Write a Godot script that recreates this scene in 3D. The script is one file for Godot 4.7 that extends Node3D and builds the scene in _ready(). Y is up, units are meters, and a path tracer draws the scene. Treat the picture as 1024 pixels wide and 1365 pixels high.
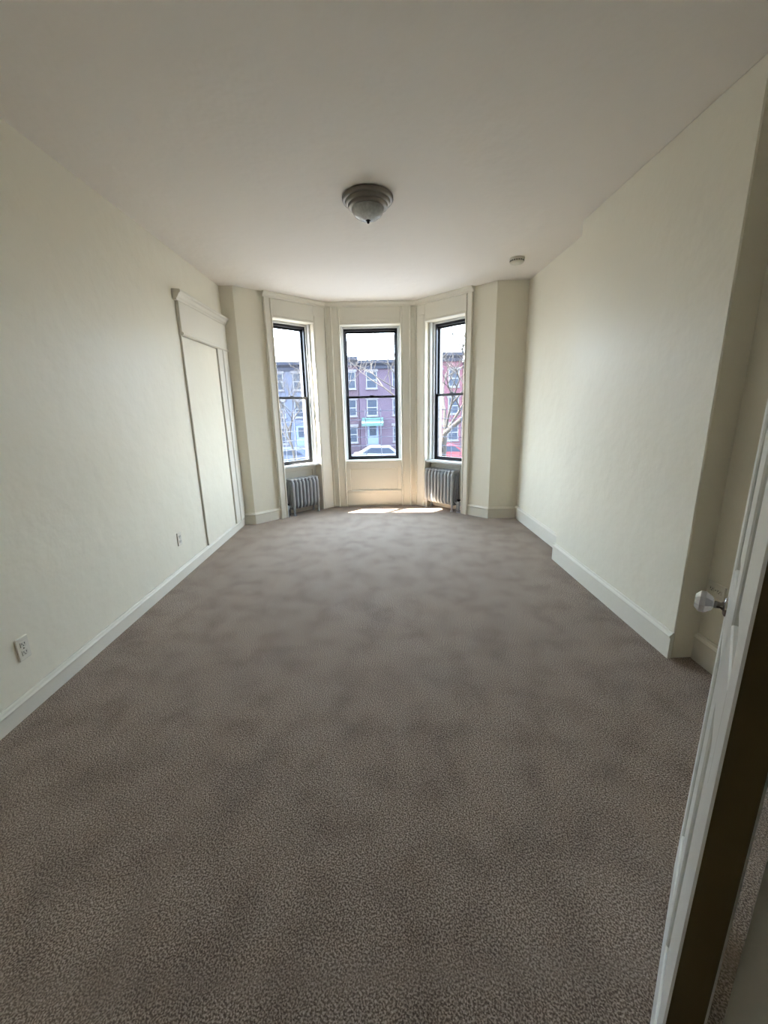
extends Node3D
# An empty front room with a three-window bay, seen from its doorway. x right, y up, -z towards the bay, metres.

const H := 2.75            # ceiling height
const XL := -1.73          # left wall
const XR := 1.74           # right wall
const XB := 1.606          # face of the chimney breast
const ZF := -5.06          # the two flanks beside the bay
const ZC := -5.92          # the middle side of the bay
const KL := -1.58          # where the left side of the bay begins
const KR := 1.38
const CL := -0.672         # corners of the middle side
const CR := 0.55
const GROUND := -2.7       # the street outside

var M := {}


# ---------------------------------------------------------------- mesh builder
class MB:
	var v := PackedVector3Array()
	var n := PackedVector3Array()
	var uv := PackedVector2Array()
	var uv2 := PackedVector2Array()

	func tri(a: Vector3, b: Vector3, c: Vector3, na: Vector3, nb: Vector3, nc: Vector3) -> void:
		if (b - a).cross(c - a).dot(na + nb + nc) > 0.0:
			v.append_array([a, c, b])
			n.append_array([na, nc, nb])
		else:
			v.append_array([a, b, c])
			n.append_array([na, nb, nc])

	func quad(a: Vector3, b: Vector3, c: Vector3, d: Vector3, nn: Vector3) -> void:
		tri(a, b, c, nn, nn, nn)
		tri(a, c, d, nn, nn, nn)

	# a convex face with its normal turned away from the point inside
	func face(p: Array, inside: Vector3) -> void:
		var nn := Vector3.ZERO
		for i in range(1, p.size() - 1):
			nn += (p[i] - p[0]).cross(p[i + 1] - p[0])
		if nn.length() < 1e-12:
			return
		nn = nn.normalized()
		if nn.dot(p[0] - inside) < 0.0:
			nn = -nn
		for i in range(1, p.size() - 1):
			tri(p[0], p[i], p[i + 1], nn, nn, nn)

	func box(x0: float, x1: float, y0: float, y1: float, z0: float, z1: float, bev := 0.0, t := Transform3D()) -> void:
		var c := Vector3(x0 + x1, y0 + y1, z0 + z1) / 2.0
		var h := Vector3(absf(x1 - x0), absf(y1 - y0), absf(z1 - z0)) / 2.0
		var b := minf(bev, minf(h.x, minf(h.y, h.z)) * 0.95)
		var ci := t * c
		for ax in 3:
			var u := (ax + 1) % 3
			var w := (ax + 2) % 3
			for s in [-1.0, 1.0]:
				var ps := []
				for k in [[-1, -1], [1, -1], [1, 1], [-1, 1]]:
					var p := Vector3.ZERO
					p[ax] = s * h[ax]
					p[u] = k[0] * (h[u] - b)
					p[w] = k[1] * (h[w] - b)
					ps.append(t * (c + p))
				face(ps, ci)
		if b <= 0.0:
			return
		for ax in 3:
			var u := (ax + 1) % 3
			var w := (ax + 2) % 3
			for su in [-1.0, 1.0]:
				for sw in [-1.0, 1.0]:
					var ps := []
					for k in [[-1, 0], [1, 0], [1, 1], [-1, 1]]:
						var p := Vector3.ZERO
						p[ax] = k[0] * (h[ax] - b)
						p[u] = su * (h[u] - (b if k[1] == 1 else 0.0))
						p[w] = sw * (h[w] - (0.0 if k[1] == 1 else b))
						ps.append(t * (c + p))
					face(ps, ci)
		for sx in [-1.0, 1.0]:
			for sy in [-1.0, 1.0]:
				for sz in [-1.0, 1.0]:
					var s := Vector3(sx, sy, sz)
					face([t * (c + s * (h - Vector3(0, b, b))), t * (c + s * (h - Vector3(b, 0, b))), t * (c + s * (h - Vector3(b, b, 0)))], ci)

	# a profile (pairs across, up) swept straight from a to b; "out" is what the first number measures, "up" the second
	func sweep(prof: Array, a: Vector3, b: Vector3, out: Vector3, up := Vector3.UP) -> void:
		var k := prof.size()
		var mid := Vector2.ZERO
		for p in prof:
			mid += p / k
		for i in k:
			var p: Vector2 = prof[i]
			var q: Vector2 = prof[(i + 1) % k]
			var d := q - p
			var nn := Vector2(d.y, -d.x)
			var poly := PackedVector2Array(prof)
			if Geometry2D.is_point_in_polygon((p + q) / 2.0 + nn.normalized() * 0.0005, poly):
				nn = -nn
			var n3 := (out * nn.x + up * nn.y).normalized()
			quad(a + out * p.x + up * p.y, a + out * q.x + up * q.y, b + out * q.x + up * q.y, b + out * p.x + up * p.y, n3)
		var idx := Geometry2D.triangulate_polygon(PackedVector2Array(prof))
		var along := (b - a).normalized()
		for e in [[a, -along], [b, along]]:
			for i in range(0, idx.size(), 3):
				var ps := []
				for j in 3:
					var p: Vector2 = prof[idx[i + j]]
					ps.append(e[0] + out * p.x + up * p.y)
				tri(ps[0], ps[1], ps[2], e[1], e[1], e[1])

	# a profile of (radius, height) turned about the y axis of t
	func lathe(prof: Array, seg := 32, t := Transform3D(), smooth := true) -> void:
		for i in prof.size() - 1:
			var p: Vector2 = prof[i]
			var q: Vector2 = prof[i + 1]
			if p.distance_to(q) < 1e-6:
				continue
			var d := (q - p).normalized()
			var nn := Vector2(d.y, -d.x)
			var n0 := nn
			var n1 := nn
			if smooth:
				if i > 0:
					var e: Vector2 = (p - prof[i - 1]).normalized()
					var m := Vector2(e.y, -e.x)
					if m.dot(nn) > 0.6:
						n0 = (m + nn).normalized()
				if i < prof.size() - 2:
					var e2: Vector2 = (prof[i + 2] - q).normalized()
					var m2 := Vector2(e2.y, -e2.x)
					if m2.dot(nn) > 0.6:
						n1 = (m2 + nn).normalized()
			for k in seg:
				var a0 := TAU * k / seg
				var a1 := TAU * (k + 1) / seg
				var c0 := Vector3(cos(a0), 0, sin(a0))
				var c1 := Vector3(cos(a1), 0, sin(a1))
				if not smooth:
					var cm := (c0 + c1).normalized()
					var fn := t.basis * (cm * nn.x + Vector3.UP * nn.y)
					quad(t * (c0 * p.x + Vector3.UP * p.y), t * (c1 * p.x + Vector3.UP * p.y), t * (c1 * q.x + Vector3.UP * q.y), t * (c0 * q.x + Vector3.UP * q.y), fn)
					continue
				var A := t * (c0 * p.x + Vector3.UP * p.y)
				var B := t * (c1 * p.x + Vector3.UP * p.y)
				var C := t * (c1 * q.x + Vector3.UP * q.y)
				var D := t * (c0 * q.x + Vector3.UP * q.y)
				var nA := t.basis * (c0 * n0.x + Vector3.UP * n0.y)
				var nB := t.basis * (c1 * n0.x + Vector3.UP * n0.y)
				var nC := t.basis * (c1 * n1.x + Vector3.UP * n1.y)
				var nD := t.basis * (c0 * n1.x + Vector3.UP * n1.y)
				if p.x > 1e-6:
					tri(A, B, C, nA, nB, nC)
				if q.x > 1e-6:
					tri(A, C, D, nA, nC, nD)

	# a tube along points with a radius each; ex and ey stretch its section along the frame's two axes
	func tube(pts: Array, rad: Array, seg := 10, closed := false, side := Vector3.ZERO, ex := 1.0, ey := 1.0) -> void:
		var k := pts.size()
		var rings := []
		var normals := []
		var prev := Vector3.ZERO
		for i in k:
			var a: Vector3 = pts[(i - 1 + k) % k] if closed or i > 0 else pts[0]
			var b: Vector3 = pts[(i + 1) % k] if closed or i < k - 1 else pts[k - 1]
			var d := (b - a).normalized()
			var x := side if side != Vector3.ZERO else prev
			if x == Vector3.ZERO or absf(x.dot(d)) > 0.98:
				x = Vector3.RIGHT if absf(d.x) < 0.8 else Vector3.FORWARD
			x = (x - d * x.dot(d)).normalized()
			prev = x
			var y := d.cross(x)
			var ring := []
			var nr := []
			for j in seg:
				var an := TAU * j / seg
				ring.append(pts[i] + (x * cos(an) * ex + y * sin(an) * ey) * rad[i])
				nr.append((x * cos(an) / ex + y * sin(an) / ey).normalized())
			rings.append(ring)
			normals.append(nr)
		for i in (k if closed else k - 1):
			var i2 := (i + 1) % k
			for j in seg:
				var j2 := (j + 1) % seg
				tri(rings[i][j], rings[i][j2], rings[i2][j2], normals[i][j], normals[i][j2], normals[i2][j2])
				tri(rings[i][j], rings[i2][j2], rings[i2][j], normals[i][j], normals[i2][j2], normals[i2][j])
		if not closed:
			for e in [0, k - 1]:
				var d2: Vector3 = (pts[0] - pts[1]).normalized() if e == 0 else (pts[k - 1] - pts[k - 2]).normalized()
				for j in seg:
					tri(pts[e], rings[e][j], rings[e][(j + 1) % seg], d2, d2, d2)

	func poly_slab(poly: Array, y0: float, y1: float) -> void:
		var pk := PackedVector2Array(poly)
		var idx := Geometry2D.triangulate_polygon(pk)
		for e in [[y0, Vector3.DOWN], [y1, Vector3.UP]]:
			for i in range(0, idx.size(), 3):
				var p := [pk[idx[i]], pk[idx[i + 1]], pk[idx[i + 2]]]
				tri(Vector3(p[0].x, e[0], p[0].y), Vector3(p[1].x, e[0], p[1].y), Vector3(p[2].x, e[0], p[2].y), e[1], e[1], e[1])
		for i in pk.size():
			var p := pk[i]
			var q := pk[(i + 1) % pk.size()]
			var d := (q - p).normalized()
			var nn := Vector2(d.y, -d.x)
			if Geometry2D.is_point_in_polygon((p + q) / 2.0 + nn * 0.001, pk):
				nn = -nn
			quad(Vector3(p.x, y0, p.y), Vector3(q.x, y0, q.y), Vector3(q.x, y1, q.y), Vector3(p.x, y1, p.y), Vector3(nn.x, 0, nn.y))

	func mesh() -> ArrayMesh:
		var a := []
		a.resize(Mesh.ARRAY_MAX)
		a[Mesh.ARRAY_VERTEX] = v
		a[Mesh.ARRAY_NORMAL] = n
		if uv.size() == v.size():
			a[Mesh.ARRAY_TEX_UV] = uv
		if uv2.size() == v.size():
			a[Mesh.ARRAY_TEX_UV2] = uv2
		var m := ArrayMesh.new()
		m.add_surface_from_arrays(Mesh.PRIMITIVE_TRIANGLES, a)
		return m


# ---------------------------------------------------------------- naming
func meta(o: Node3D, label := "", category := "", group := "", kind := "") -> Node3D:
	if label: o.set_meta("label", label)
	if category: o.set_meta("category", category)
	if group: o.set_meta("group", group)
	if kind: o.set_meta("kind", kind)
	return o

var used := {}
func numbered(called: String) -> String:
	var k: int = used.get(called, 0)
	used[called] = k + 1
	return called if k == 0 else "%s_%03d" % [called, k]

func thing(called: String, label: String, category: String, at := Transform3D(), group := "", kind := "") -> Node3D:
	var o := Node3D.new()
	o.name = numbered(called)
	add_child(o, true)
	o.transform = at
	return meta(o, label, category, group, kind)

func part(called: String, mb, material: Material, parent: Node, label := "") -> MeshInstance3D:
	var o := MeshInstance3D.new()
	o.name = called
	o.mesh = mb if mb is Mesh else mb.mesh()
	o.material_override = material
	var k := 1
	while parent.has_node(NodePath(String(o.name))):
		o.name = "%s_%03d" % [called, k]
		k += 1
	parent.add_child(o, true)
	if label: o.set_meta("label", label)
	return o

func single(called: String, mb, material: Material, label: String, category: String, at := Transform3D(), group := "", kind := "") -> MeshInstance3D:
	var o := MeshInstance3D.new()
	o.name = numbered(called)
	o.mesh = mb if mb is Mesh else mb.mesh()
	o.material_override = material
	o.transform = at
	add_child(o, true)
	meta(o, label, category, group, kind)
	return o

func struct(called: String, mb, material: Material, label: String, category: String, at := Transform3D()) -> MeshInstance3D:
	return single(called, mb, material, label, category, at, "", "structure")

# a frame whose x runs from a to b on the floor plan (x, z), y up, z into the room
func along(a: Vector2, b: Vector2) -> Transform3D:
	var u := (b - a).normalized()
	return Transform3D(Basis(Vector3(u.x, 0, u.y), Vector3.UP, Vector3(-u.y, 0, u.x)), Vector3(a.x, 0, a.y))


# ---------------------------------------------------------------- materials
func mat(called: String, c: Color, rough := 0.6, metal := 0.0) -> StandardMaterial3D:
	var m := StandardMaterial3D.new()
	m.resource_name = called
	m.albedo_color = c
	m.roughness = rough
	m.metallic = metal
	M[called] = m
	return m

func noise(freq: float, seed_: int, type := FastNoiseLite.TYPE_SIMPLEX_SMOOTH, oct := 3) -> FastNoiseLite:
	var f := FastNoiseLite.new()
	f.seed = seed_
	f.frequency = freq
	f.noise_type = type
	f.fractal_octaves = oct
	return f

func noise_tex(f: FastNoiseLite, size: int, ramp: Array = [], normal := 0.0) -> NoiseTexture2D:
	var t := NoiseTexture2D.new()
	t.width = size
	t.height = size
	t.seamless = true
	t.noise = f
	if ramp:
		var g := Gradient.new()
		var off := PackedFloat32Array()
		var col := PackedColorArray()
		for r in ramp:
			off.append(r[0])
			col.append(r[1])
		g.offsets = off
		g.colors = col
		t.color_ramp = g
	if normal > 0.0:
		t.as_normal_map = true
		t.bump_strength = normal
	return t

func tri_mapped(m: StandardMaterial3D, scale: float) -> StandardMaterial3D:
	m.uv1_triplanar = true
	m.uv1_world_triplanar = true
	m.uv1_scale = Vector3.ONE * scale
	return m

func rgb(r: int, g: int, b: int) -> Color:
	return Color8(r, g, b)

func materials() -> void:
	# old plaster under gloss paint: waves that blur what it mirrors
	var wavy := noise_tex(noise(0.012, 5, FastNoiseLite.TYPE_SIMPLEX_SMOOTH, 4), 512, [], 3.0)
	var m := tri_mapped(mat("cream_wall_paint", rgb(238, 231, 212), 0.34), 0.8)
	m.normal_enabled = true
	m.normal_texture = wavy
	m.normal_scale = 0.35
	m.metallic_specular = 0.17
	m = tri_mapped(mat("white_ceiling_paint", rgb(241, 233, 222), 0.8), 0.5)
	m.normal_enabled = true
	m.normal_texture = wavy
	m.normal_scale = 0.4
	m = tri_mapped(mat("cream_trim_paint", rgb(230, 224, 209), 0.33), 2.0)
	m.normal_enabled = true
	m.normal_texture = wavy
	m.normal_scale = 0.15
	m.metallic_specular = 0.22
	m = mat("white_trim_paint", rgb(214, 214, 212), 0.3)
	m.metallic_specular = 0.25
	m = mat("door_paint", rgb(243, 241, 233), 0.28)
	m.metallic_specular = 0.35
	# cut-pile carpet: flecked yarn, and broad patches where the nap lies differently
	m = mat("brown_carpet", rgb(255, 255, 255), 1.0)
	m.albedo_texture = noise_tex(noise(0.1, 11, FastNoiseLite.TYPE_SIMPLEX, 4), 2048, [[0.0, rgb(74, 61, 52)], [0.3, rgb(114, 99, 87)], [0.5, rgb(152, 135, 122)], [0.7, rgb(186, 169, 155)], [1.0, rgb(222, 207, 193)]])
	m.detail_enabled = true
	m.detail_uv_layer = BaseMaterial3D.DETAIL_UV_2
	m.detail_blend_mode = BaseMaterial3D.BLEND_MODE_MUL
	m.detail_albedo = noise_tex(noise(0.016, 23, FastNoiseLite.TYPE_SIMPLEX_SMOOTH, 6), 1024, [[0.0, rgb(214, 212, 210)], [0.4, rgb(238, 237, 236)], [0.6, rgb(247, 247, 246)], [1.0, rgb(255, 255, 255)]])
	m.normal_enabled = true
	m.normal_texture = noise_tex(noise(0.075, 11, FastNoiseLite.TYPE_SIMPLEX, 3), 2048, [], 4.0)
	m.normal_scale = 0.5
	mat("black_window_metal", rgb(24, 26, 32), 0.35, 0.2)
	m = mat("window_glass", Color(0.97, 0.99, 1.0, 0.03), 0.02)
	m.transparency = BaseMaterial3D.TRANSPARENCY_ALPHA
	mat("guard_metal", rgb(92, 96, 112), 0.5, 0.3)
	m = tri_mapped(mat("silver_radiator_paint", rgb(172, 175, 178), 0.42, 0.35), 6.0)
	mat("dark_valve_metal", rgb(46, 44, 42), 0.45, 0.6)
	mat("brushed_nickel", rgb(118, 112, 104), 0.38, 0.8)
	m = tri_mapped(mat("alabaster_glass", rgb(196, 196, 192), 0.25), 9.0)
	m.albedo_texture = noise_tex(noise(0.02, 9), 256, [[0.0, rgb(214, 212, 208)], [1.0, rgb(255, 255, 255)]])
	m.backlight_enabled = true
	m.backlight = Color(0.3, 0.3, 0.29)
	mat("aged_white_plastic", rgb(214, 208, 192), 0.45)
	mat("white_plastic", rgb(226, 220, 205), 0.4)
	mat("dark_slot", rgb(30, 28, 26), 0.7)
	mat("chrome", rgb(150, 148, 145), 0.18, 1.0)
	mat("shaded_edge_paint", rgb(122, 104, 62), 0.7)  # olive brown that carries the shade of the door's hinge edge in its colour
	mat("hinge_steel", rgb(120, 112, 95), 0.4, 0.9)
	m = mat("knob_glass", Color(0.93, 0.93, 0.95, 0.0), 0.05)
	m.transparency = BaseMaterial3D.TRANSPARENCY_ALPHA
	m.refraction_enabled = true
	m.refraction_scale = 0.05
	m.albedo_color = Color(0.93, 0.93, 0.95, 0.35)
	# the street
	var grain := noise_tex(noise(0.05, 41, FastNoiseLite.TYPE_SIMPLEX, 4), 512, [[0.0, rgb(170, 170, 170)], [1.0, rgb(255, 255, 255)]])
	for p in [["brownstone", rgb(66, 55, 63)], ["pink_brick", rgb(90, 60, 68)], ["grey_limestone", rgb(70, 75, 90)], ["mauve_brick", rgb(70, 60, 71)], ["stone_trim", rgb(92, 90, 94)],
			["dark_cornice", rgb(48, 51, 62)], ["asphalt", rgb(96, 97, 101)], ["pavement", rgb(110, 110, 110)], ["bark", rgb(58, 54, 51)], ["peach_stone", rgb(98, 80, 68)]]:
		m = tri_mapped(mat(p[0], p[1], 0.85), 0.35)
		m.albedo_texture = grain
		m.metallic_specular = 0.2
	m = mat("street_window_glass", rgb(32, 38, 48), 0.3)
	m.metallic_specular = 0.2
	mat("street_window_frame", rgb(72, 72, 76), 0.5)
	mat("green_canvas", rgb(34, 60, 55), 0.8)
	mat("blue_door_paint", rgb(50, 63, 86), 0.5)
	mat("black_iron", rgb(40, 42, 50), 0.5, 0.4)
	mat("red_car_paint", rgb(96, 22, 30), 0.25)
	mat("white_car_paint", rgb(88, 90, 93), 0.25)
	mat("blue_car_paint", rgb(40, 48, 70), 0.25)
	mat("tyre", rgb(28, 28, 30), 0.85)


# ---------------------------------------------------------------- scene
func _ready() -> void:
	# camera, as solved from the photograph's lines
	var cam := Camera3D.new()
	cam.name = "camera"
	cam.keep_aspect = Camera3D.KEEP_HEIGHT
	cam.fov = rad_to_deg(2.0 * atan(682.5 / 547.5))
	cam.near = 0.05
	cam.far = 300.0
	add_child(cam)
	cam.position = Vector3(0, 1.394, 0)
	cam.basis = Basis(Vector3.UP, -0.0102) * Basis(Vector3.RIGHT, -0.2475) * Basis(Vector3.BACK, -0.0224)
	cam.current = true

	var sky := ProceduralSkyMaterial.new()
	sky.sky_top_color = Color(0.76, 0.865, 0.965)
	sky.sky_horizon_color = Color(0.88, 0.93, 0.975)
	sky.ground_horizon_color = Color(0.55, 0.55, 0.56)
	sky.ground_bottom_color = Color(0.45, 0.44, 0.43)
	sky.sun_angle_max = 1.0
	var env := Environment.new()
	env.background_mode = Environment.BG_SKY
	env.sky = Sky.new()
	env.sky.sky_material = sky
	env.background_energy_multiplier = 33.0
	env.tonemap_mode = Environment.TONE_MAPPER_LINEAR
	env.tonemap_exposure = 1.0
	env.sdfgi_enabled = true
	env.ssao_enabled = true
	env.ssil_enabled = true
	var we := WorldEnvironment.new()
	we.name = "world_environment"
	we.environment = env
	add_child(we)

	var sun := DirectionalLight3D.new()
	sun.name = "sun"
	sun.light_color = Color(1.0, 0.965, 0.91)
	sun.light_energy = 40.0
	sun.light_angular_distance = 0.6
	sun.shadow_enabled = true
	add_child(sun)
	sun.basis = Basis.looking_at(Vector3(0.89, -1.0, 0.065).normalized(), Vector3.UP)

	materials()
	room_shell()
	bay()
	baseboards()
	sealed_door()
	open_door()
	radiators()
	small_things()
	street()


func room_shell() -> void:
	# carpet: over the room, the bay and the threshold
	var fl := MB.new()
	fl.poly_slab([Vector2(XL - 0.1, 1.4), Vector2(XR + 0.1, 1.4), Vector2(XR + 0.1, ZF), Vector2(KR + 0.12, ZF - 0.06), Vector2(CR + 0.12, ZC - 0.12), Vector2(CL - 0.12, ZC - 0.12), Vector2(KL - 0.12, ZF - 0.06), Vector2(XL - 0.1, ZF)], -0.2, 0.0)
	for p in fl.v:
		fl.uv.append(Vector2(p.x, p.z) / 1.6)
		fl.uv2.append(Vector2(p.x, p.z) / 4.3)
	struct("floor", fl, M.brown_carpet, "greyish brown wall-to-wall cut pile carpet with soft nap marks", "floor")
	var ce := MB.new()
	ce.poly_slab([Vector2(XL - 0.3, 1.6), Vector2(XR + 0.3, 1.6), Vector2(XR + 0.3, ZF - 0.3), Vector2(CR + 0.3, ZC - 0.4), Vector2(CL - 0.3, ZC - 0.4), Vector2(XL - 0.3, ZF - 0.3)], H, H + 0.3)
	struct("ceiling", ce, M.white_ceiling_paint, "plain matte white plaster ceiling over the whole room and bay", "ceiling")

	var b := MB.new()
	b.box(XL - 0.25, XL, -0.2, H, ZF - 0.3, 1.5)
	struct("wall_left", b, M.cream_wall_paint, "long cream gloss-painted wall with the sealed doorway at its far end", "wall")
	b = MB.new()
	b.box(XR, XR + 0.25, -0.2, H, ZF - 0.3, 1.5)
	struct("wall_right", b, M.cream_wall_paint, "cream wall set back on either side of the chimney breast", "wall")
	b = MB.new()
	b.box(XB, XR + 0.02, 0, H, -3.56, -2.005, 0.006)
	struct("wall_chimney_breast", b, M.cream_wall_paint, "projecting cream chimney breast with a soft glossy reflection of the windows", "wall")
	b = MB.new()
	b.box(XL - 0.02, KL, 0, H, ZF - 0.3, ZF)
	struct("wall_far_left", b, M.cream_wall_paint, "narrow cream flank wall between the sealed doorway and the bay", "wall")
	b = MB.new()
	b.box(KR, XR + 0.02, 0, H, ZF - 0.3, ZF)
	struct("wall_far_right", b, M.cream_wall_paint, "narrow shaded flank wall between the bay and the right-hand wall", "wall")
	# the wall the camera stands in, with its doorway, and the hall behind
	b = MB.new()
	b.box(0.45, XR + 0.05, 0, H, -0.35, -0.22)
	b.box(XL - 0.05, -0.56, 0, H, -0.35, -0.22)
	b.box(-0.56, 0.45, 2.12, H, -0.35, -0.22)
	struct("wall_near", b, M.cream_wall_paint, "cream partition wall pierced by the doorway the view is taken from", "wall")
	b = MB.new()
	b.box(XL - 0.05, XR + 0.05, 0, H, 1.3, 1.5)
	struct("wall_hall", b, M.cream_wall_paint, "cream back wall of the hall behind the doorway", "wall")
	var fr := thing("trim_1", "cream painted door frame standing beside the open door's hinge edge", "door frame", Transform3D(), "", "structure")
	b = MB.new()
	b.box(0.432, 0.452, 0, 2.1, -0.352, -0.2, 0.002)
	part("jamb", b, M.cream_trim_paint, fr)
	b = MB.new()
	b.box(-0.562, -0.542, 0, 2.1, -0.352, -0.2, 0.002)
	part("jamb", b, M.cream_trim_paint, fr)
	b = MB.new()
	b.box(-0.562, 0.452, 2.1, 2.122, -0.352, -0.2, 0.002)
	part("head_jamb", b, M.cream_trim_paint, fr)
	for s in [[0.455, 0.55], [-0.66, -0.565]]:
		b = MB.new()
		b.box(s[0], s[1], 0, 2.2, -0.372, -0.349, 0.004)
		part("casing", b, M.cream_trim_paint, fr)


# ---------------------------------------------------------------- the bay
# one side of the bay in its own frame: x along it, y up, z into the room. o0..o1 the opening, f0..f1 the window frame.
func bay() -> void:
	var tl := along(Vector2(KL, ZF), Vector2(CL, ZC))
	var tc := along(Vector2(CL, ZC), Vector2(CR, ZC))
	var tr := along(Vector2(CR, ZC), Vector2(KR, ZF))
	var ll := Vector2(KL, ZF).distance_to(Vector2(CL, ZC))
	var lr := Vector2(KR, ZF).distance_to(Vector2(CR, ZC))
	bay_wall("wall_bay_left", tl, ll, 0.46, 1.045, true, "angled left side wall of the bay around its window")
	bay_wall("wall_bay_middle", tc, CR - CL, 0.202, 1.0, false, "flat middle wall of the bay around the central window")
	bay_wall("wall_bay_right", tr, lr, lr - 1.03, lr - 0.405, true, "angled right side wall of the bay around its window")
	side_trim("trim_2", tl, ll, 0.46, 1.045, 0.355, true, "cream casing, frieze and apron panel around the left bay window")
	middle_trim("trim_3", tc, CR - CL, 0.202, 1.0)
	side_trim("trim_4", tr, lr, lr - 1.03, lr - 0.405, lr - 0.305, false, "cream casing, frieze and apron panel around the right bay window")
	window("window_1", tl, 0.46, 1.045, 0.495, 1.005, "black framed sash window in the left side of the bay")
	window("window_2", tc, 0.202, 1.0, 0.231, 0.969, "black framed sash window in the middle of the bay, facing the door")
	window("window_3", tr, lr - 1.03, lr - 0.405, lr - 0.97, lr - 0.44, "black framed sash window in the right side of the bay")

const HEAD := 2.475
const SILL := 0.655

func bay_wall(called: String, t: Transform3D, l: float, o0: float, o1: float, niche: bool, label: String) -> void:
	var b := MB.new()
	var e := 0.13
	b.box(-e if not niche or called.ends_with("right") else 0.0, o0, -0.2, H, -0.3, 0)
	b.box(o1, l + (e if not niche or called.ends_with("left") else 0.0), -0.2, H, -0.3, 0)
	b.box(o0, o1, HEAD, H, -0.3, 0)
	b.box(o0, o1, -0.2, SILL, -0.3, -0.14 if niche else 0.0)
	struct(called, b, M.cream_wall_paint, label, "wall", t)

func vertical(prof: Array, x: float, y0: float, y1: float, mirror := false) -> MB:
	var b := MB.new()
	var p := []
	for q in prof:
		p.append(Vector2(-q.x if mirror else q.x, q.y))
	b.sweep(p, Vector3(x, y0, 0), Vector3(x, y1, 0), Vector3.RIGHT, Vector3.BACK)
	return b

# casing as wide as w with a rounded back band at x = 0 and a bead at x = w
func casing_profile(w: float, d := 0.026) -> Array:
	return [Vector2(0, -0.001), Vector2(0, d + 0.012), Vector2(0.004, d + 0.017), Vector2(0.016, d + 0.017), Vector2(0.021, d + 0.008), Vector2(0.024, d), Vector2(w - 0.03, d),
		Vector2(w - 0.027, d - 0.005), Vector2(w - 0.023, d - 0.005), Vector2(w - 0.021, d + 0.004), Vector2(w - 0.012, d + 0.009), Vector2(w - 0.003, d + 0.004), Vector2(w, d - 0.004), Vector2(w, -0.001)]

func cap_profile() -> Array:
	return [Vector2(-0.001, 0), Vector2(0.03, 0), Vector2(0.034, 0.008), Vector2(0.034, 0.018), Vector2(0.044, 0.03), Vector2(0.06, 0.042), Vector2(0.066, 0.046), Vector2(0.066, 0.06), Vector2(-0.001, 0.06)]

func side_trim(called: String, t: Transform3D, l: float, o0: float, o1: float, outer: float, left: bool, label: String) -> void:
	var o := thing(called, label, "window trim", t, "", "structure")
	var m: Material = M.cream_trim_paint
	# the outer casing stands proud of the flank and runs from floor to ceiling; the inner one is a flat pilaster up to the corner
	var x0 := outer if left else 0.0
	var x1 := l if left else outer
	if left:
		part("casing", vertical(casing_profile(o0 - outer), outer, 0, 2.69), m, o)
		part("pilaster", vertical(casing_profile(l - o1 + 0.005, 0.014), l + 0.005, 0, 2.69, true), m, o)
	else:
		part("casing", vertical(casing_profile(outer - o1), outer, 0, 2.69, true), m, o)
		part("pilaster", vertical(casing_profile(o0 + 0.005, 0.014), -0.005, 0, 2.69), m, o)
	var b := MB.new()
	b.sweep([Vector2(0, 0), Vector2(0.034, 0), Vector2(0.038, 0.006), Vector2(0.036, 0.018), Vector2(0.03, 0.026), Vector2(0.022, 0.03), Vector2(0.022, 0.09), Vector2(0, 0.09)], Vector3(o0 - 0.002, HEAD, 0), Vector3(o1 + 0.002, HEAD, 0), Vector3.BACK)
	part("head_casing", b, m, o)
	b = MB.new()
	b.box(x0, x1, HEAD + 0.09, 2.69, -0.001, 0.018, 0.002)
	part("frieze", b, m, o)
	b = MB.new()
	b.sweep(cap_profile(), Vector3(x0 - 0.01, 2.69, 0), Vector3(x1 + 0.01, 2.69, 0), Vector3.BACK)
	part("cap_moulding", b, m, o)
	b = MB.new()
	b.box(o0 + 0.001, o1 - 0.001, SILL - 0.012, SILL + 0.02, -0.2, 0.0, 0.006)
	part("window_sill", b, M.white_trim_paint, o)
	# apron: a recessed panel between rails at the back of the niche
	b = MB.new()
	b.box(o0, o1, 0, SILL - 0.012, -0.142, -0.132)
	b.box(o0, o1, SILL - 0.075, SILL - 0.012, -0.135, -0.115, 0.003)
	b.box(o0, o1, 0, 0.15, -0.135, -0.115, 0.003)
	b.box(o0, o0 + 0.06, 0.14, SILL - 0.07, -0.135, -0.117, 0.003)
	b.box(o1 - 0.06, o1, 0.14, SILL - 0.07, -0.135, -0.117, 0.003)
	part("apron_panel", b, m, o)

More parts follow.
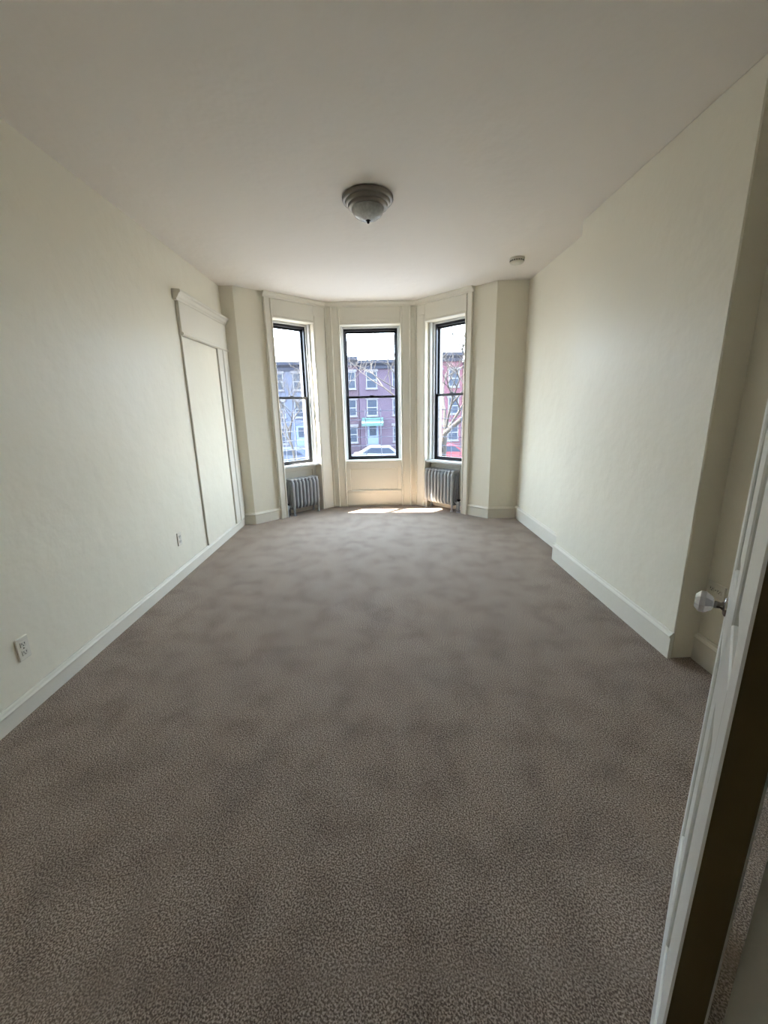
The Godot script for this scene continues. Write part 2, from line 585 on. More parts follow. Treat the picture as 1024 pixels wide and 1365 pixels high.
func middle_trim(called: String, t: Transform3D, l: float, o0: float, o1: float) -> void:
	var o := thing(called, "cream casing, frieze and panelled apron around the middle bay window", "window trim", t, "", "structure")
	var m: Material = M.cream_trim_paint
	part("casing", vertical(casing_profile(o0 - 0.075), 0.075, 0, 2.69), m, o)
	part("casing", vertical(casing_profile(l - 0.075 - o1), l - 0.075, 0, 2.69, true), m, o)
	var b := MB.new()
	b.box(-0.003, 0.077, 0, 2.69, -0.001, 0.016, 0.002)
	part("corner_strip", b, m, o)
	b = MB.new()
	b.box(l - 0.077, l + 0.003, 0, 2.69, -0.001, 0.016, 0.002)
	part("corner_strip", b, m, o)
	b = MB.new()
	b.sweep([Vector2(0, 0), Vector2(0.034, 0), Vector2(0.038, 0.006), Vector2(0.036, 0.018), Vector2(0.03, 0.026), Vector2(0.022, 0.03), Vector2(0.022, 0.07), Vector2(0, 0.07)], Vector3(o0 - 0.002, HEAD, 0), Vector3(o1 + 0.002, HEAD, 0), Vector3.BACK)
	part("head_casing", b, m, o)
	b = MB.new()
	b.box(0, l, HEAD + 0.07, 2.69, -0.001, 0.018, 0.002)
	part("frieze", b, m, o)
	b = MB.new()
	b.sweep(cap_profile(), Vector3(-0.01, 2.69, 0), Vector3(l + 0.01, 2.69, 0), Vector3.BACK)
	part("cap_moulding", b, m, o)
	b = MB.new()
	b.box(o0 - 0.012, o1 + 0.012, SILL - 0.014, SILL + 0.016, -0.2, 0.022, 0.006)
	part("window_sill", b, m, o)
	b = MB.new()
	b.box(o0, o1, 0, SILL - 0.012, -0.001, 0.006)
	b.box(o0, o1, SILL - 0.105, SILL - 0.014, 0.003, 0.018, 0.004)
	b.box(o0, o0 + 0.06, 0.23, SILL - 0.1, 0.003, 0.016, 0.004)
	b.box(o1 - 0.06, o1, 0.23, SILL - 0.1, 0.003, 0.016, 0.004)
	b.box(o0, o1, 0.02, 0.205, 0.003, 0.024, 0.004)
	b.box(o0, o1, 0.2, 0.24, 0.003, 0.03, 0.008)
	part("apron_panel", b, m, o)

func ring(b: MB, x0: float, x1: float, y0: float, y1: float, z0: float, z1: float, w: float, wt: float, wb: float, bev := 0.003) -> void:
	b.box(x0, x0 + w, y0, y1, z0, z1, bev)
	b.box(x1 - w, x1, y0, y1, z0, z1, bev)
	b.box(x0 + w * 0.9, x1 - w * 0.9, y1 - wt, y1, z0, z1, bev)
	b.box(x0 + w * 0.9, x1 - w * 0.9, y0, y0 + wb, z0, z1, bev)

func window(called: String, t: Transform3D, o0: float, o1: float, f0: float, f1: float, label: String) -> void:
	var o := thing(called, label, "window", t, "", "structure")
	var top := 2.45
	var low := 0.674
	var mid := 1.552
	# painted wooden liner between the wall and the metal frame, stepped like the old sash box
	var b := MB.new()
	b.box(o0 - 0.001, f0 + 0.001, low, HEAD, -0.28, -0.1, 0.003)
	b.box(f1 - 0.001, o1 + 0.001, low, HEAD, -0.28, -0.1, 0.003)
	b.box(o0, o1, top - 0.001, HEAD + 0.001, -0.28, -0.1, 0.003)
	b.box(o0 - 0.001, o0 + (f0 - o0) * 0.55, low, HEAD, -0.11, -0.055, 0.004)
	b.box(o1 - (o1 - f1) * 0.55, o1 + 0.001, low, HEAD, -0.11, -0.055, 0.004)
	part("sash_box_liner", b, M.white_trim_paint, o)
	b = MB.new()
	ring(b, f0, f1, low, top, -0.21, -0.12, 0.02, 0.03, 0.022)
	part("window_frame", b, M.black_window_metal, o)
	b = MB.new()
	ring(b, f0 + 0.017, f1 - 0.017, mid - 0.016, top - 0.026, -0.195, -0.168, 0.024, 0.026, 0.032)
	var s1 := part("upper_sash", b, M.black_window_metal, o)
	b = MB.new()
	ring(b, f0 + 0.017, f1 - 0.017, low + 0.018, mid + 0.016, -0.162, -0.135, 0.026, 0.032, 0.028)
	var s2 := part("lower_sash", b, M.black_window_metal, o)
	b = MB.new()
	b.quad(Vector3(f0 + 0.035, mid, -0.18), Vector3(f1 - 0.035, mid, -0.18), Vector3(f1 - 0.035, top - 0.045, -0.18), Vector3(f0 + 0.035, top - 0.045, -0.18), Vector3.BACK)
	part("pane", b, M.window_glass, s1)
	b = MB.new()
	b.quad(Vector3(f0 + 0.035, low + 0.04, -0.148), Vector3(f1 - 0.035, low + 0.04, -0.148), Vector3(f1 - 0.035, mid, -0.148), Vector3(f0 + 0.035, mid, -0.148), Vector3.BACK)
	part("pane", b, M.window_glass, s2)
	b = MB.new()
	b.box((f0 + f1) / 2 - 0.03, (f0 + f1) / 2 + 0.03, mid + 0.014, mid + 0.026, -0.16, -0.137, 0.003)
	part("sash_lock", b, M.black_window_metal, s2)
	# guard of thin bars outside the lower sash
	var g := Node3D.new()
	g.name = "window_guard"
	o.add_child(g)
	for k in 6:
		var y := low + 0.06 + 0.125 * k
		b = MB.new()
		b.tube([Vector3(f0, y, -0.25), Vector3(f1, y, -0.25)], [0.0045, 0.0045], 6)
		part("guard_bar", b, M.guard_metal, g)
	for k in 2:
		var x := lerpf(f0, f1, 0.36 + 0.3 * k)
		b = MB.new()
		b.tube([Vector3(x, low, -0.256), Vector3(x, low + 0.72, -0.256)], [0.0055, 0.0055], 6)
		part("guard_post", b, M.guard_metal, g)


func baseboard_profile(h: float) -> Array:
	return [Vector2(-0.001, 0), Vector2(0.018, 0), Vector2(0.018, h - 0.031), Vector2(0.024, h - 0.028), Vector2(0.026, h - 0.021), Vector2(0.02, h - 0.013), Vector2(0.012, h - 0.008), Vector2(0.008, h), Vector2(-0.001, h)]

func baseboards() -> void:
	var flank := 0.145
	var runs := [
		["baseboard_left", "cream moulded baseboard along the left wall, carried across the sealed doorway", Vector3(XL, 0, -0.35), Vector3(XL, 0, ZF), Vector3.RIGHT],
		["baseboard_right_far", "cream baseboard on the right wall between chimney breast and bay", Vector3(XR, 0, -3.56), Vector3(XR, 0, ZF), Vector3.LEFT],
		["baseboard_chimney", "cream baseboard along the face of the chimney breast", Vector3(XB, 0, -2.005), Vector3(XB, 0, -3.578), Vector3.LEFT],
		["baseboard_right_near", "cream baseboard in the shaded recess behind the door knob", Vector3(XR, 0, -0.35), Vector3(XR, 0, -2.005), Vector3.LEFT],
		["baseboard_far_left", "short cream baseboard on the flank wall left of the bay", Vector3(XL, 0, ZF), Vector3(KL + 0.008, 0, ZF), Vector3.BACK],
		["baseboard_far_right", "short cream baseboard on the flank wall right of the bay", Vector3(KR - 0.008, 0, ZF), Vector3(XR, 0, ZF), Vector3.BACK]]
	for r in runs:
		var b := MB.new()
		var prof := baseboard_profile(0.105 if r[0] == "baseboard_left" else flank if r[0].begins_with("baseboard_far") else 0.158)
		b.sweep(prof, r[2], r[3], r[4])
		if r[0] == "baseboard_chimney":
			b.sweep(prof, Vector3(XB - 0.018, 0, -3.56), Vector3(XR, 0, -3.56), Vector3.FORWARD)
		struct(r[0], b, M.cream_trim_paint, r[1], "baseboard")
	var tl := along(Vector2(KL, ZF), Vector2(CL, ZC))
	var lr := Vector2(KR, ZF).distance_to(Vector2(CR, ZC))
	var tr := along(Vector2(CR, ZC), Vector2(KR, ZF))
	var q := MB.new()
	q.sweep(baseboard_profile(flank), Vector3(-0.007, 0, 0), Vector3(0.356, 0, 0), Vector3.BACK)
	struct("baseboard_bay_left", q, M.cream_trim_paint, "short cream baseboard on the angled wall beside the left bay window", "baseboard", tl)
	q = MB.new()
	q.sweep(baseboard_profile(flank), Vector3(lr - 0.306, 0, 0), Vector3(lr + 0.007, 0, 0), Vector3.BACK)
	struct("baseboard_bay_right", q, M.cream_trim_paint, "short cream baseboard on the angled wall beside the right bay window", "baseboard", tr)


# the blocked doorway at the far end of the left wall: frame x runs away from the camera
func sealed_door() -> void:
	# x from the camera end (z = -3.92) to the far corner, z into the room
	var t := Transform3D(Basis(Vector3(0, 0, -1), Vector3.UP, Vector3(1, 0, 0)), Vector3(XL, 0, -3.92))
	var o := thing("door_1", "sealed cream painted doorway with moulded cap at the far end of the left wall", "door", t, "", "structure")
	var w := -ZF - 3.92
	var b := MB.new()
	b.box(0.016, 0.814, 0.1, 2.05, -0.001, 0.012, 0.003)
	part("infill_panel", b, M.cream_wall_paint, o)
	b = MB.new()
	b.box(0.0, 0.012, 0.1, 2.06, -0.001, 0.018, 0.003)
	part("edge_strip", b, M.cream_trim_paint, o)
	part("casing", vertical([Vector2(0, -0.001), Vector2(0, 0.024), Vector2(0.004, 0.028), Vector2(0.13, 0.028), Vector2(0.136, 0.036), Vector2(0.15, 0.04), Vector2(0.164, 0.036), Vector2(0.168, 0.026), Vector2(w - 0.826, 0.026), Vector2(w - 0.826, -0.001)], 0.822, 0.1, 2.06), M.cream_trim_paint, o)
	b = MB.new()
	b.box(0.0, w - 0.002, 2.085, 2.34, -0.001, 0.028, 0.004)
	part("frieze", b, M.cream_trim_paint, o)
	b = MB.new()
	b.sweep([Vector2(-0.001, 0), Vector2(0.03, 0), Vector2(0.042, 0.008), Vector2(0.044, 0.018), Vector2(0.036, 0.028), Vector2(-0.001, 0.03)], Vector3(-0.004, 2.056, 0), Vector3(w - 0.002, 2.056, 0), Vector3.BACK)
	part("fillet_moulding", b, M.cream_trim_paint, o)
	b = MB.new()
	b.sweep([Vector2(-0.001, 0), Vector2(0.032, 0), Vector2(0.036, 0.012), Vector2(0.048, 0.026), Vector2(0.058, 0.046), Vector2(0.072, 0.058), Vector2(0.074, 0.074), Vector2(0.066, 0.082), Vector2(-0.001, 0.085)], Vector3(-0.04, 2.337, 0), Vector3(w - 0.002, 2.337, 0), Vector3.BACK)
	part("cap_moulding", b, M.cream_trim_paint, o)


# the leaf that stands open at the right of the camera: frame x from hinge to latch, z out of the face towards the room's left
func open_door() -> void:
	var h := Vector2(0.383, -0.381)
	var l := Vector2(0.883, -0.95)
	var t := along(h, l)
	# along() puts z on the left of the run seen from above; here that is the face with the knob
	if t.basis.z.x > 0.0:
		t.basis = Basis(t.basis.x, Vector3.UP, -t.basis.z)
	var o := thing("door_2", "cream panelled door standing open at the right, with a glass knob", "door", Transform3D(Basis(t.basis.x, Vector3.UP, t.basis.x.cross(Vector3.UP)), t.origin), "", "structure")
	var out := -1.0 if o.basis.z.dot(t.basis.z) < 0.0 else 1.0   # which way the knob's face looks in the leaf's own frame
	var w := h.distance_to(l)
	var th := 0.042
	var top := 2.04
	var zz := func(d: float) -> float: return out * -d     # depth below the face
	# stiles and rails proud of recessed panels
	var b := MB.new()
	for s in [[0.0, 0.115, 0.012, top], [w - 0.115, w, 0.012, top], [w / 2 - 0.05, w / 2 + 0.05, 0.24, 1.92]]:
		b = MB.new()
		b.box(s[0], s[1], s[2], s[3], zz.call(0.0), zz.call(th), 0.003)
		part("stile", b, M.door_paint, o)
	for s in [[0.012, 0.24], [0.86, 1.02], [1.92, top]]:
		b = MB.new()
		b.box(0.113, w - 0.113, s[0], s[1], zz.call(0.0), zz.call(th), 0.003)
		part("rail", b, M.door_paint, o)
	for p in [[0.113, w / 2 - 0.048], [w / 2 + 0.048, w - 0.113]]:
		for q in [[0.235, 0.865], [1.015, 1.925]]:
			b = MB.new()
			b.box(p[0], p[1], q[0], q[1], zz.call(0.012), zz.call(th - 0.012))
			b.box(p[0] + 0.04, p[1] - 0.04, q[0] + 0.04, q[1] - 0.04, zz.call(0.004), zz.call(th - 0.004), 0.008)
			part("panel", b, M.door_paint, o)
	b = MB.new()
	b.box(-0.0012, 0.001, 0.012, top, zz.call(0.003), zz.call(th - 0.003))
	part("hinge_edge", b, M.shaded_edge_paint, o, "hinge edge with its shade painted in dark olive brown")  # thin strip darker than the door paint, its shade put into the colour
	b = MB.new()
	b.box(w - 0.0005, w + 0.0015, 0.81, 1.0, zz.call(0.009), zz.call(0.033), 0.0005)
	part("latch_plate", b, M.hinge_steel, o)
	# hinges in the gap beside the frame
	for y in [0.28, 1.78]:
		b = MB.new()
		b.lathe([Vector2(0, 0), Vector2(0.006, 0), Vector2(0.006, 0.09), Vector2(0, 0.09)], 12, Transform3D(Basis(), Vector3(-0.006, y, zz.call(th + 0.004))))
		part("hinge", b, M.hinge_steel, o)
	# knobs: rose, shank and an eight-sided glass knob on the room's face, the same on the other
	for side in [[1.0, 0.0], [-1.0, th]]:
		var ax: Vector3 = Vector3(0, 0, out * side[0])
		var kt := Transform3D(Basis(Vector3.RIGHT, ax, Vector3.RIGHT.cross(ax)), Vector3(w - 0.062, 0.905, zz.call(side[1])))
		b = MB.new()
		b.lathe([Vector2(0, 0.007), Vector2(0.018, 0.007), Vector2(0.023, 0.004), Vector2(0.025, 0)], 24, kt)
		b.lathe([Vector2(0.0, 0.026), Vector2(0.009, 0.026), Vector2(0.009, 0.022), Vector2(0.0075, 0.012), Vector2(0.012, 0.006), Vector2(0.0, 0.006)], 16, kt)
		var rose := part("rose", b, M.chrome, o)
		b = MB.new()
		b.lathe([Vector2(0.0, 0.063), Vector2(0.017, 0.063), Vector2(0.0285, 0.053), Vector2(0.0285, 0.042), Vector2(0.018, 0.028), Vector2(0.011, 0.025), Vector2(0.0, 0.025)], 8, kt, false)
		part("knob", b, M.knob_glass, rose, "faceted clear glass knob")


# ---------------------------------------------------------------- radiators
func section_mesh(hh: float) -> ArrayMesh:
	# one cast-iron section: a tall rounded loop with a web between its two columns
	var b := MB.new()
	var pts := []
	var d := 0.062
	var y0 := 0.105
	var y1 := hh - 0.026
	var r := 0.05
	for c in [[d - r, y1 - r, 0.0], [-(d - r), y1 - r, PI / 2], [-(d - r), y0 + r, PI], [d - r, y0 + r, PI * 1.5]]:
		for k in 6:
			var a: float = c[2] + PI / 2 * k / 5.0
			pts.append(Vector3(0, c[1] + r * sin(a), c[0] + r * cos(a)))
	var rad := []
	rad.resize(pts.size())
	rad.fill(0.0225)
	b.tube(pts, rad, 12, true, Vector3.RIGHT, 0.92, 1.15)
	b.tube([Vector3(0, y0, 0), Vector3(0, y1, 0)], [0.017, 0.017], 10, false, Vector3.RIGHT, 0.9, 1.2)
	b.box(-0.026, 0.026, hh - 0.03, hh, -0.066, 0.066, 0.011)   # the flat head each section carries
	return b.mesh()

func radiator(t: Transform3D, x0: float, count: int, pitch: float, hh: float, valve_left: bool, label: String) -> void:
	var at := t * Transform3D(Basis(), Vector3(x0, 0, -0.03))
	var o := thing("radiator", label, "radiator", at, "cast iron radiators under the side bay windows")
	var sm := section_mesh(hh)
	for k in count:
		var p := part("section", sm, M.silver_radiator_paint, o)
		p.position.x = pitch * (k + 0.5)
		if k == 0 or k == count - 1:
			for s in [-1, 1]:
				var f := MB.new()
				f.lathe([Vector2(0, 0.115), Vector2(0.018, 0.115), Vector2(0.014, 0.06), Vector2(0.013, 0.03), Vector2(0.02, 0.012), Vector2(0.022, 0.0), Vector2(0, 0)], 12, Transform3D(Basis(), Vector3(pitch * (k + 0.5), 0.001, 0.062 * s)))
				part("foot", f, M.silver_radiator_paint, o)
	var b := MB.new()
	for y in [0.125, hh - 0.055]:
		b = MB.new()
		b.tube([Vector3(0.01, y, 0), Vector3(pitch * count - 0.01, y, 0)], [0.024, 0.024], 14)
		part("connecting_pipe", b, M.silver_radiator_paint, o)
	# supply valve at one end, air vent at the other
	var xv := -0.055 if valve_left else pitch * count + 0.055
	var s2 := 1.0 if valve_left else -1.0
	b = MB.new()
	b.lathe([Vector2(0, 0), Vector2(0.034, 0), Vector2(0.034, 0.006), Vector2(0.015, 0.009), Vector2(0.015, 0.085), Vector2(0.026, 0.09), Vector2(0.028, 0.105), Vector2(0.028, 0.135), Vector2(0.02, 0.142), Vector2(0.016, 0.15), Vector2(0, 0.15)], 18, Transform3D(Basis(), Vector3(xv, 0.001, 0.02)))
	b.tube([Vector3(xv, 0.12, 0.02), Vector3(xv + s2 * 0.03, 0.122, 0.012), Vector3(xv + s2 * 0.075, 0.125, 0)], [0.018, 0.018, 0.018], 12)
	var v := part("valve", b, M.silver_radiator_paint, o)
	b = MB.new()
	b.lathe([Vector2(0, 0.15), Vector2(0.008, 0.15), Vector2(0.008, 0.158), Vector2(0.024, 0.16), Vector2(0.027, 0.166), Vector2(0.024, 0.174), Vector2(0.006, 0.178), Vector2(0, 0.178)], 16, Transform3D(Basis(), Vector3(xv, 0.001, 0.02)))
	part("valve_handle", b, M.dark_valve_metal, v)
	var xa := pitch * count + 0.0 if valve_left else 0.0
	b = MB.new()
	b.tube([Vector3(xa - s2 * 0.0, hh * 0.62, 0), Vector3(xa + s2 * 0.025, hh * 0.62, 0)], [0.005, 0.005], 8)
	b.lathe([Vector2(0, 0), Vector2(0.01, 0.002), Vector2(0.012, 0.03), Vector2(0.006, 0.045), Vector2(0, 0.047)], 12, Transform3D(Basis(), Vector3(xa + s2 * 0.03, hh * 0.62 - 0.012, 0)))
	part("air_vent", b, M.chrome, o)

func radiators() -> void:
	var tl := along(Vector2(KL, ZF), Vector2(CL, ZC))
	var tr := along(Vector2(CR, ZC), Vector2(KR, ZF))
	var lr := Vector2(KR, ZF).distance_to(Vector2(CR, ZC))
	radiator(tl, 0.53, 8, 0.056, 0.5, true, "silver painted cast iron radiator under the left bay window")
	radiator(tr, lr - 1.02, 9, 0.056, 0.565, false, "silver painted cast iron radiator under the right bay window")


# ---------------------------------------------------------------- small things
func outlet(t: Transform3D, label: String, duplex := true, w := 0.07, h := 0.115) -> void:
	var o := thing("outlet", label, "outlet", t)
	var b := MB.new()
	b.box(-w / 2, w / 2, -h / 2, h / 2, 0, 0.008, 0.0035)
	part("cover_plate", b, M.white_plastic, o)
	for s in [-1, 1]:
		var c := Vector3(0, 0.0215 * s, 0.008) if duplex else Vector3(0.0235 * s, 0, 0.008)
		b = MB.new()
		b.box(c.x - 0.0165, c.x + 0.0165, c.y - 0.0135, c.y + 0.0135, 0.006, 0.0105, 0.003)
		var f := part("socket_face", b, M.aged_white_plastic, o)
		b = MB.new()
		b.box(c.x - 0.0085, c.x - 0.0055, c.y - 0.002, c.y + 0.008, 0.0095, 0.0108)
		part("slot", b, M.dark_slot, f)
		b = MB.new()
		b.box(c.x + 0.0055, c.x + 0.0085, c.y - 0.002, c.y + 0.007, 0.0095, 0.0108)
		part("slot", b, M.dark_slot, f)
		b = MB.new()
		b.lathe([Vector2(0.0028, 0), Vector2(0.0028, 0.0013), Vector2(0, 0.0013)], 10, Transform3D(Basis(Vector3.RIGHT, Vector3.BACK, Vector3.DOWN), Vector3(c.x, c.y - 0.007, 0.0095)))
		part("ground_hole", b, M.dark_slot, f)
	b = MB.new()
	b.lathe([Vector2(0.0035, 0), Vector2(0.003, 0.0012), Vector2(0, 0.0014)], 12, Transform3D(Basis(Vector3.RIGHT, Vector3.BACK, Vector3.DOWN), Vector3(0, 0, 0.008)))
	part("screw", b, M.chrome, o)

func small_things() -> void:
	var left := Basis(Vector3(0, 0, -1), Vector3.UP, Vector3(1, 0, 0))
	outlet(Transform3D(left, Vector3(XL, 0.318, -1.775)), "white duplex outlet low on the left wall nearest the doorway")
	outlet(Transform3D(left, Vector3(XL, 0.345, -3.39)), "white duplex outlet low on the left wall, close to the sealed doorway")
	outlet(Transform3D(Basis(Vector3(0, 0, 1), Vector3.UP, Vector3(-1, 0, 0)), Vector3(XR, 0.44, -1.94)), "white outlet on the shaded recess wall behind the glass door knob", false, 0.115, 0.08)

	# flush ceiling light, switched off
	var o := thing("ceiling_light", "flush ceiling light with nickel pan, alabaster glass bowl and small finial", "ceiling light", Transform3D(Basis(), Vector3(-0.03, H, -3.14)))
	var b := MB.new()
	b.lathe([Vector2(0.0, 0.0), Vector2(0.158, 0.0), Vector2(0.168, -0.006), Vector2(0.169, -0.022), Vector2(0.164, -0.03), Vector2(0.15, -0.032), Vector2(0.148, -0.044), Vector2(0.142, -0.05), Vector2(0.132, -0.052), Vector2(0.13, -0.064), Vector2(0.122, -0.07), Vector2(0.106, -0.07), Vector2(0.1, -0.03), Vector2(0, -0.03)].map(func(p): return p), 64, Transform3D())
	part("pan", flip(b), M.brushed_nickel, o)
	b = MB.new()
	var prof := []
	for k in 17:
		var a := PI / 2 * k / 16.0
		prof.append(Vector2(0.108 * cos(a), -0.062 - 0.076 * pow(sin(a), 0.85)))
	b.lathe(prof, 64, Transform3D())
	part("glass_bowl", flip(b), M.alabaster_glass, o)
	b = MB.new()
	b.lathe([Vector2(0.0, -0.13), Vector2(0.014, -0.134), Vector2(0.018, -0.139), Vector2(0.009, -0.144), Vector2(0.01, -0.149), Vector2(0.007, -0.155), Vector2(0, -0.158)], 20, Transform3D())
	part("finial", flip(b), M.dark_valve_metal, o)

	o = thing("smoke_detector", "small round white smoke detector on the ceiling near the right wall", "smoke detector", Transform3D(Basis(), Vector3(1.365, H, -4.36)))
	b = MB.new()
	b.lathe([Vector2(0.0, 0.0), Vector2(0.068, 0.0), Vector2(0.07, -0.004), Vector2(0.07, -0.012), Vector2(0.066, -0.015)], 40, Transform3D())
	part("base", flip(b), M.white_plastic, o)
	b = MB.new()
	b.lathe([Vector2(0.064, -0.014), Vector2(0.066, -0.018), Vector2(0.065, -0.036), Vector2(0.058, -0.044), Vector2(0.03, -0.048), Vector2(0, -0.048)], 40, Transform3D())
	part("cover", flip(b), M.aged_white_plastic, o)
	b = MB.new()
	for k in 20:
		var a := TAU * k / 20.0
		b.box(-0.006, 0.006, -0.032, -0.022, 0.0635, 0.0665, 0.0, Transform3D(Basis(Vector3.UP, a), Vector3.ZERO))
	part("vent_slot", b, M.dark_slot, o)
	b = MB.new()
	b.lathe([Vector2(0.012, -0.046), Vector2(0.012, -0.05), Vector2(0.0, -0.051)], 16, Transform3D(Basis(), Vector3(0.02, 0, 0.01)))
	part("test_button", flip(b), M.white_plastic, o)

# a profile given from the top down comes out with its normals turned in; this turns them out
func flip(b: MB) -> MB:
	for i in b.n.size():
		b.n[i] = -b.n[i]
	for i in range(0, b.v.size(), 3):
		var p := b.v[i + 1]
		b.v[i + 1] = b.v[i + 2]
		b.v[i + 2] = p
		var q := b.n[i + 1]
		b.n[i + 1] = b.n[i + 2]
		b.n[i + 2] = q
	return b


# ---------------------------------------------------------------- the street
const ZS := -38.0

func house(x0: float, w: float, h: float, wallm: Material, bays: int, label: String, door_at: int, awning := false) -> void:
	var o := thing("row_house", label, "house", Transform3D(Basis(), Vector3(x0, GROUND, ZS)), "row houses across the street")
	var b := MB.new()
	b.box(0.02, w - 0.02, 0, h, -9, 0)
	part("wall", b, wallm, o)
	b = MB.new()
	b.sweep([Vector2(-0.01, 0), Vector2(0.15, 0), Vector2(0.2, 0.25), Vector2(0.5, 0.45), Vector2(0.55, 0.7), Vector2(-0.01, 0.75)], Vector3(0.03, h - 0.55, 0), Vector3(w - 0.03, h - 0.55, 0), Vector3.BACK)
	part("cornice", b, M.dark_cornice, o)
	var floors := int((h - 0.8) / 2.35)
	for f in floors:
		for k in bays:
			var cx := w * (k + 0.5) / bays
			var y := 1.1 + f * 2.35
			if f == 0 and k == door_at:
				b = MB.new()
				b.box(cx - 0.5, cx + 0.5, 0.9, 2.7, -0.12, 0.03, 0.01)
				var d := part("front_door", b, M.blue_door_paint, o)
				b = MB.new()
				b.box(cx - 0.3, cx + 0.3, 1.7, 2.55, 0.02, 0.05)
				part("door_glass", b, M.street_window_glass, d)
				for s in 5:
					b = MB.new()
					b.box(cx - 0.65, cx + 0.65, 0, 0.9 - 0.18 * s, 0.03 + 0.3 * s, 0.33 + 0.3 * s, 0.01)
					part("stoop_step", b, M.stone_trim, o)
				if awning:
					b = MB.new()
					b.sweep([Vector2(0.03, 0), Vector2(1.2, -0.45), Vector2(1.2, -0.7), Vector2(1.17, -0.7), Vector2(1.17, -0.47), Vector2(0.03, -0.05)], Vector3(cx - 0.95, 3.3, 0), Vector3(cx + 0.95, 3.3, 0), Vector3.BACK)
					part("awning", b, M.green_canvas, o)
				continue
			b = MB.new()
			b.box(cx - 0.55, cx + 0.55, y - 0.1, y + 0.03, -0.02, 0.12, 0.01)
			var ln := MB.new()
			ln.box(cx - 0.6, cx + 0.6, y + 1.42, y + 1.64, -0.02, 0.1, 0.01)
			var wf := MB.new()
			ring(wf, cx - 0.48, cx + 0.48, y, y + 1.45, -0.05, 0.04, 0.07, 0.08, 0.08, 0.0)
			wf.box(cx - 0.45, cx + 0.45, y + 0.69, y + 0.76, -0.05, 0.035)
			var wn := part("window", wf, M.street_window_frame, o)
			part("window_ledge", b, M.stone_trim, wn)
			part("lintel", ln, M.stone_trim, wn)
			var pn := MB.new()
			pn.box(cx - 0.45, cx + 0.45, y + 0.04, y + 1.41, -0.03, 0.012)
			part("pane", pn, M.street_window_glass, wn)

func tree(at: Vector3, height: float, r0: float, lean: float, seed_: int, label: String) -> void:
	var o := thing("street_tree", label, "tree", Transform3D(Basis(), at), "bare street trees")
	var rng := RandomNumberGenerator.new()
	rng.seed = seed_
	var b := MB.new()
	var todo := [[Vector3.ZERO, Vector3(lean, 1, 0.03).normalized(), height * 0.36, r0, 0]]
	var trunk := MB.new()
	while todo:
		var j: Array = todo.pop_back()
		var p: Vector3 = j[0]
		var d: Vector3 = j[1]
		var len_: float = j[2]
		var r: float = j[3]
		var pts := []
		var rr := []
		for k in 6:
			pts.append(p)
			rr.append(r * (1.0 - 0.09 * k))
			d = (d + Vector3(rng.randf_range(-1, 1), rng.randf_range(-0.3, 0.5), rng.randf_range(-1, 1)) * 0.13).normalized()
			p += d * len_ / 5.0
		(trunk if j[4] == 0 else b).tube(pts, rr, 8 if j[4] < 2 else 5)
		if j[4] < 6:
			for k in (4 if j[4] < 2 else 3):
				var side := Vector3(rng.randf_range(-1, 1), 0, rng.randf_range(-1, 1)).normalized()
				var nd := (d * rng.randf_range(0.5, 1.0) + side * rng.randf_range(0.5, 0.95) + Vector3.UP * 0.15).normalized()
				var from: Vector3 = pts[5] if k < 2 else pts[3 + rng.randi() % 2]
				todo.append([from, nd, len_ * rng.randf_range(0.55, 0.78), r * rng.randf_range(0.45, 0.6), j[4] + 1])
	part("trunk", trunk, M.bark, o)
	part("branches", b, M.bark, o)

func car(at: Vector3, turn: float, paint: Material, label: String) -> void:
	var o := thing("car", label, "car", Transform3D(Basis(Vector3.UP, turn), at), "cars parked across the street")
	var prof := [Vector2(-2.2, 0.25), Vector2(2.15, 0.25), Vector2(2.2, 0.55), Vector2(2.1, 0.78), Vector2(1.2, 0.9), Vector2(0.55, 1.42), Vector2(-0.9, 1.46), Vector2(-1.75, 0.98), Vector2(-2.18, 0.9), Vector2(-2.25, 0.6)]
	var b := MB.new()
	b.sweep(prof, Vector3(0, 0, -0.84), Vector3(0, 0, 0.84), Vector3.RIGHT)
	part("body", b, paint, o)
	b = MB.new()
	b.sweep([Vector2(1.0, 0.95), Vector2(0.5, 1.35), Vector2(-0.85, 1.39), Vector2(-1.5, 1.0)], Vector3(0, 0, -0.85), Vector3(0, 0, 0.85), Vector3.RIGHT)
	part("side_window", b, M.street_window_glass, o)
	for x in [-1.35, 1.35]:
		for z in [-0.75, 0.75]:
			b = MB.new()
			b.lathe([Vector2(0, -0.11), Vector2(0.29, -0.11), Vector2(0.32, -0.08), Vector2(0.32, 0.08), Vector2(0.29, 0.11), Vector2(0, 0.11)], 20, Transform3D(Basis(Vector3.RIGHT, PI / 2), Vector3(x, 0.321, z)))
			part("wheel", b, M.tyre, o)

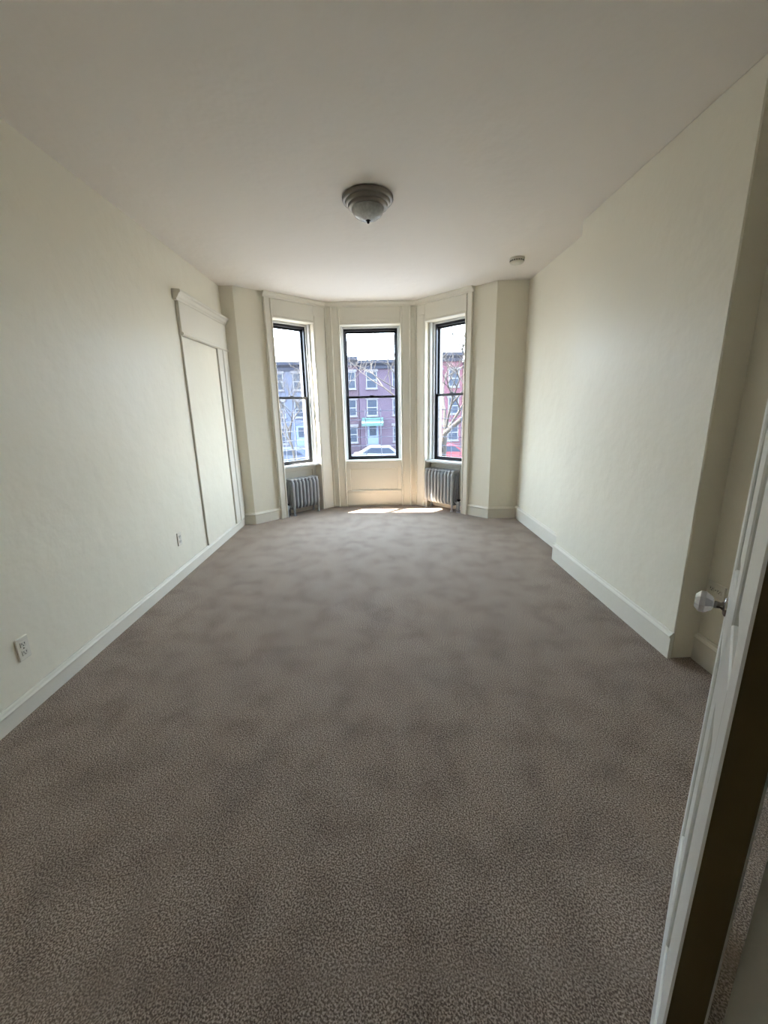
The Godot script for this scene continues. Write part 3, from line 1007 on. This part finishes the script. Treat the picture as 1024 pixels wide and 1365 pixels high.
func street() -> void:
	var b := MB.new()
	b.box(-60, 60, GROUND - 0.3, GROUND - 0.12, -34.5, -6.4)
	struct("street", b, M.asphalt, "grey asphalt street outside the bay windows", "street")
	b = MB.new()
	b.box(-60, 60, GROUND - 0.3, GROUND, -50, -34.5)
	struct("pavement", b, M.pavement, "pale pavement in front of the row houses", "pavement")
	house(-16.6, 5.2, 8.6, M.mauve_brick, 3, "mauve brick row house farthest left across the street", 0)
	house(-11.4, 5.4, 8.0, M.grey_limestone, 3, "pale grey limestone row house seen through the left bay window", 2)
	house(-6.0, 4.4, 8.3, M.brownstone, 3, "brownstone row house between the left and middle window views", 0)
	house(-1.6, 4.6, 8.0, M.mauve_brick, 2, "mauve brick row house with green awning seen through the middle window", 0, true)
	house(3.0, 4.6, 8.5, M.pink_brick, 3, "pink brick row house seen through the right bay window", 0)
	house(7.6, 5.2, 7.9, M.peach_stone, 3, "peach stone row house farthest right across the street", 2)
	tree(Vector3(2.1, GROUND - 0.12, -15.5), 9.5, 0.17, 0.16, 7, "bare sunlit street tree leaning across the right bay window")
	tree(Vector3(-2.4, GROUND - 0.12, -21.5), 9.6, 0.1, 0.03, 52, "bare street tree whose twigs cross the middle window")
	tree(Vector3(-6.0, GROUND - 0.12, -29.3), 8.0, 0.11, 0.0, 33, "thin bare street tree seen through the left bay window")
	car(Vector3(5.2, GROUND - 0.12, -31.5), 0.0, M.red_car_paint, "red car parked in front of the pink brick house")
	car(Vector3(0.3, GROUND - 0.12, -31.5), 0.0, M.white_car_paint, "white car parked in front of the green awning")
	car(Vector3(-6.6, GROUND - 0.12, -31.5), 0.0, M.blue_car_paint, "blue car parked in front of the grey limestone house")
	# iron area railing before the houses
	var o := thing("iron_railing", "low black iron railing along the pavement before the row houses", "railing")
	for k in 2:
		b = MB.new()
		b.box(-16, 12, GROUND + 0.15 + 0.85 * k, GROUND + 0.19 + 0.85 * k, -35.52, -35.48)
		part("rail", b, M.black_iron, o)
	for k in 141:
		b = MB.new()
		b.box(-0.012, 0.012, 0, 1.1, -0.012, 0.012)
		var p := part("picket", b, M.black_iron, o)
		p.position = Vector3(-16 + 0.2 * k, GROUND, -35.5)
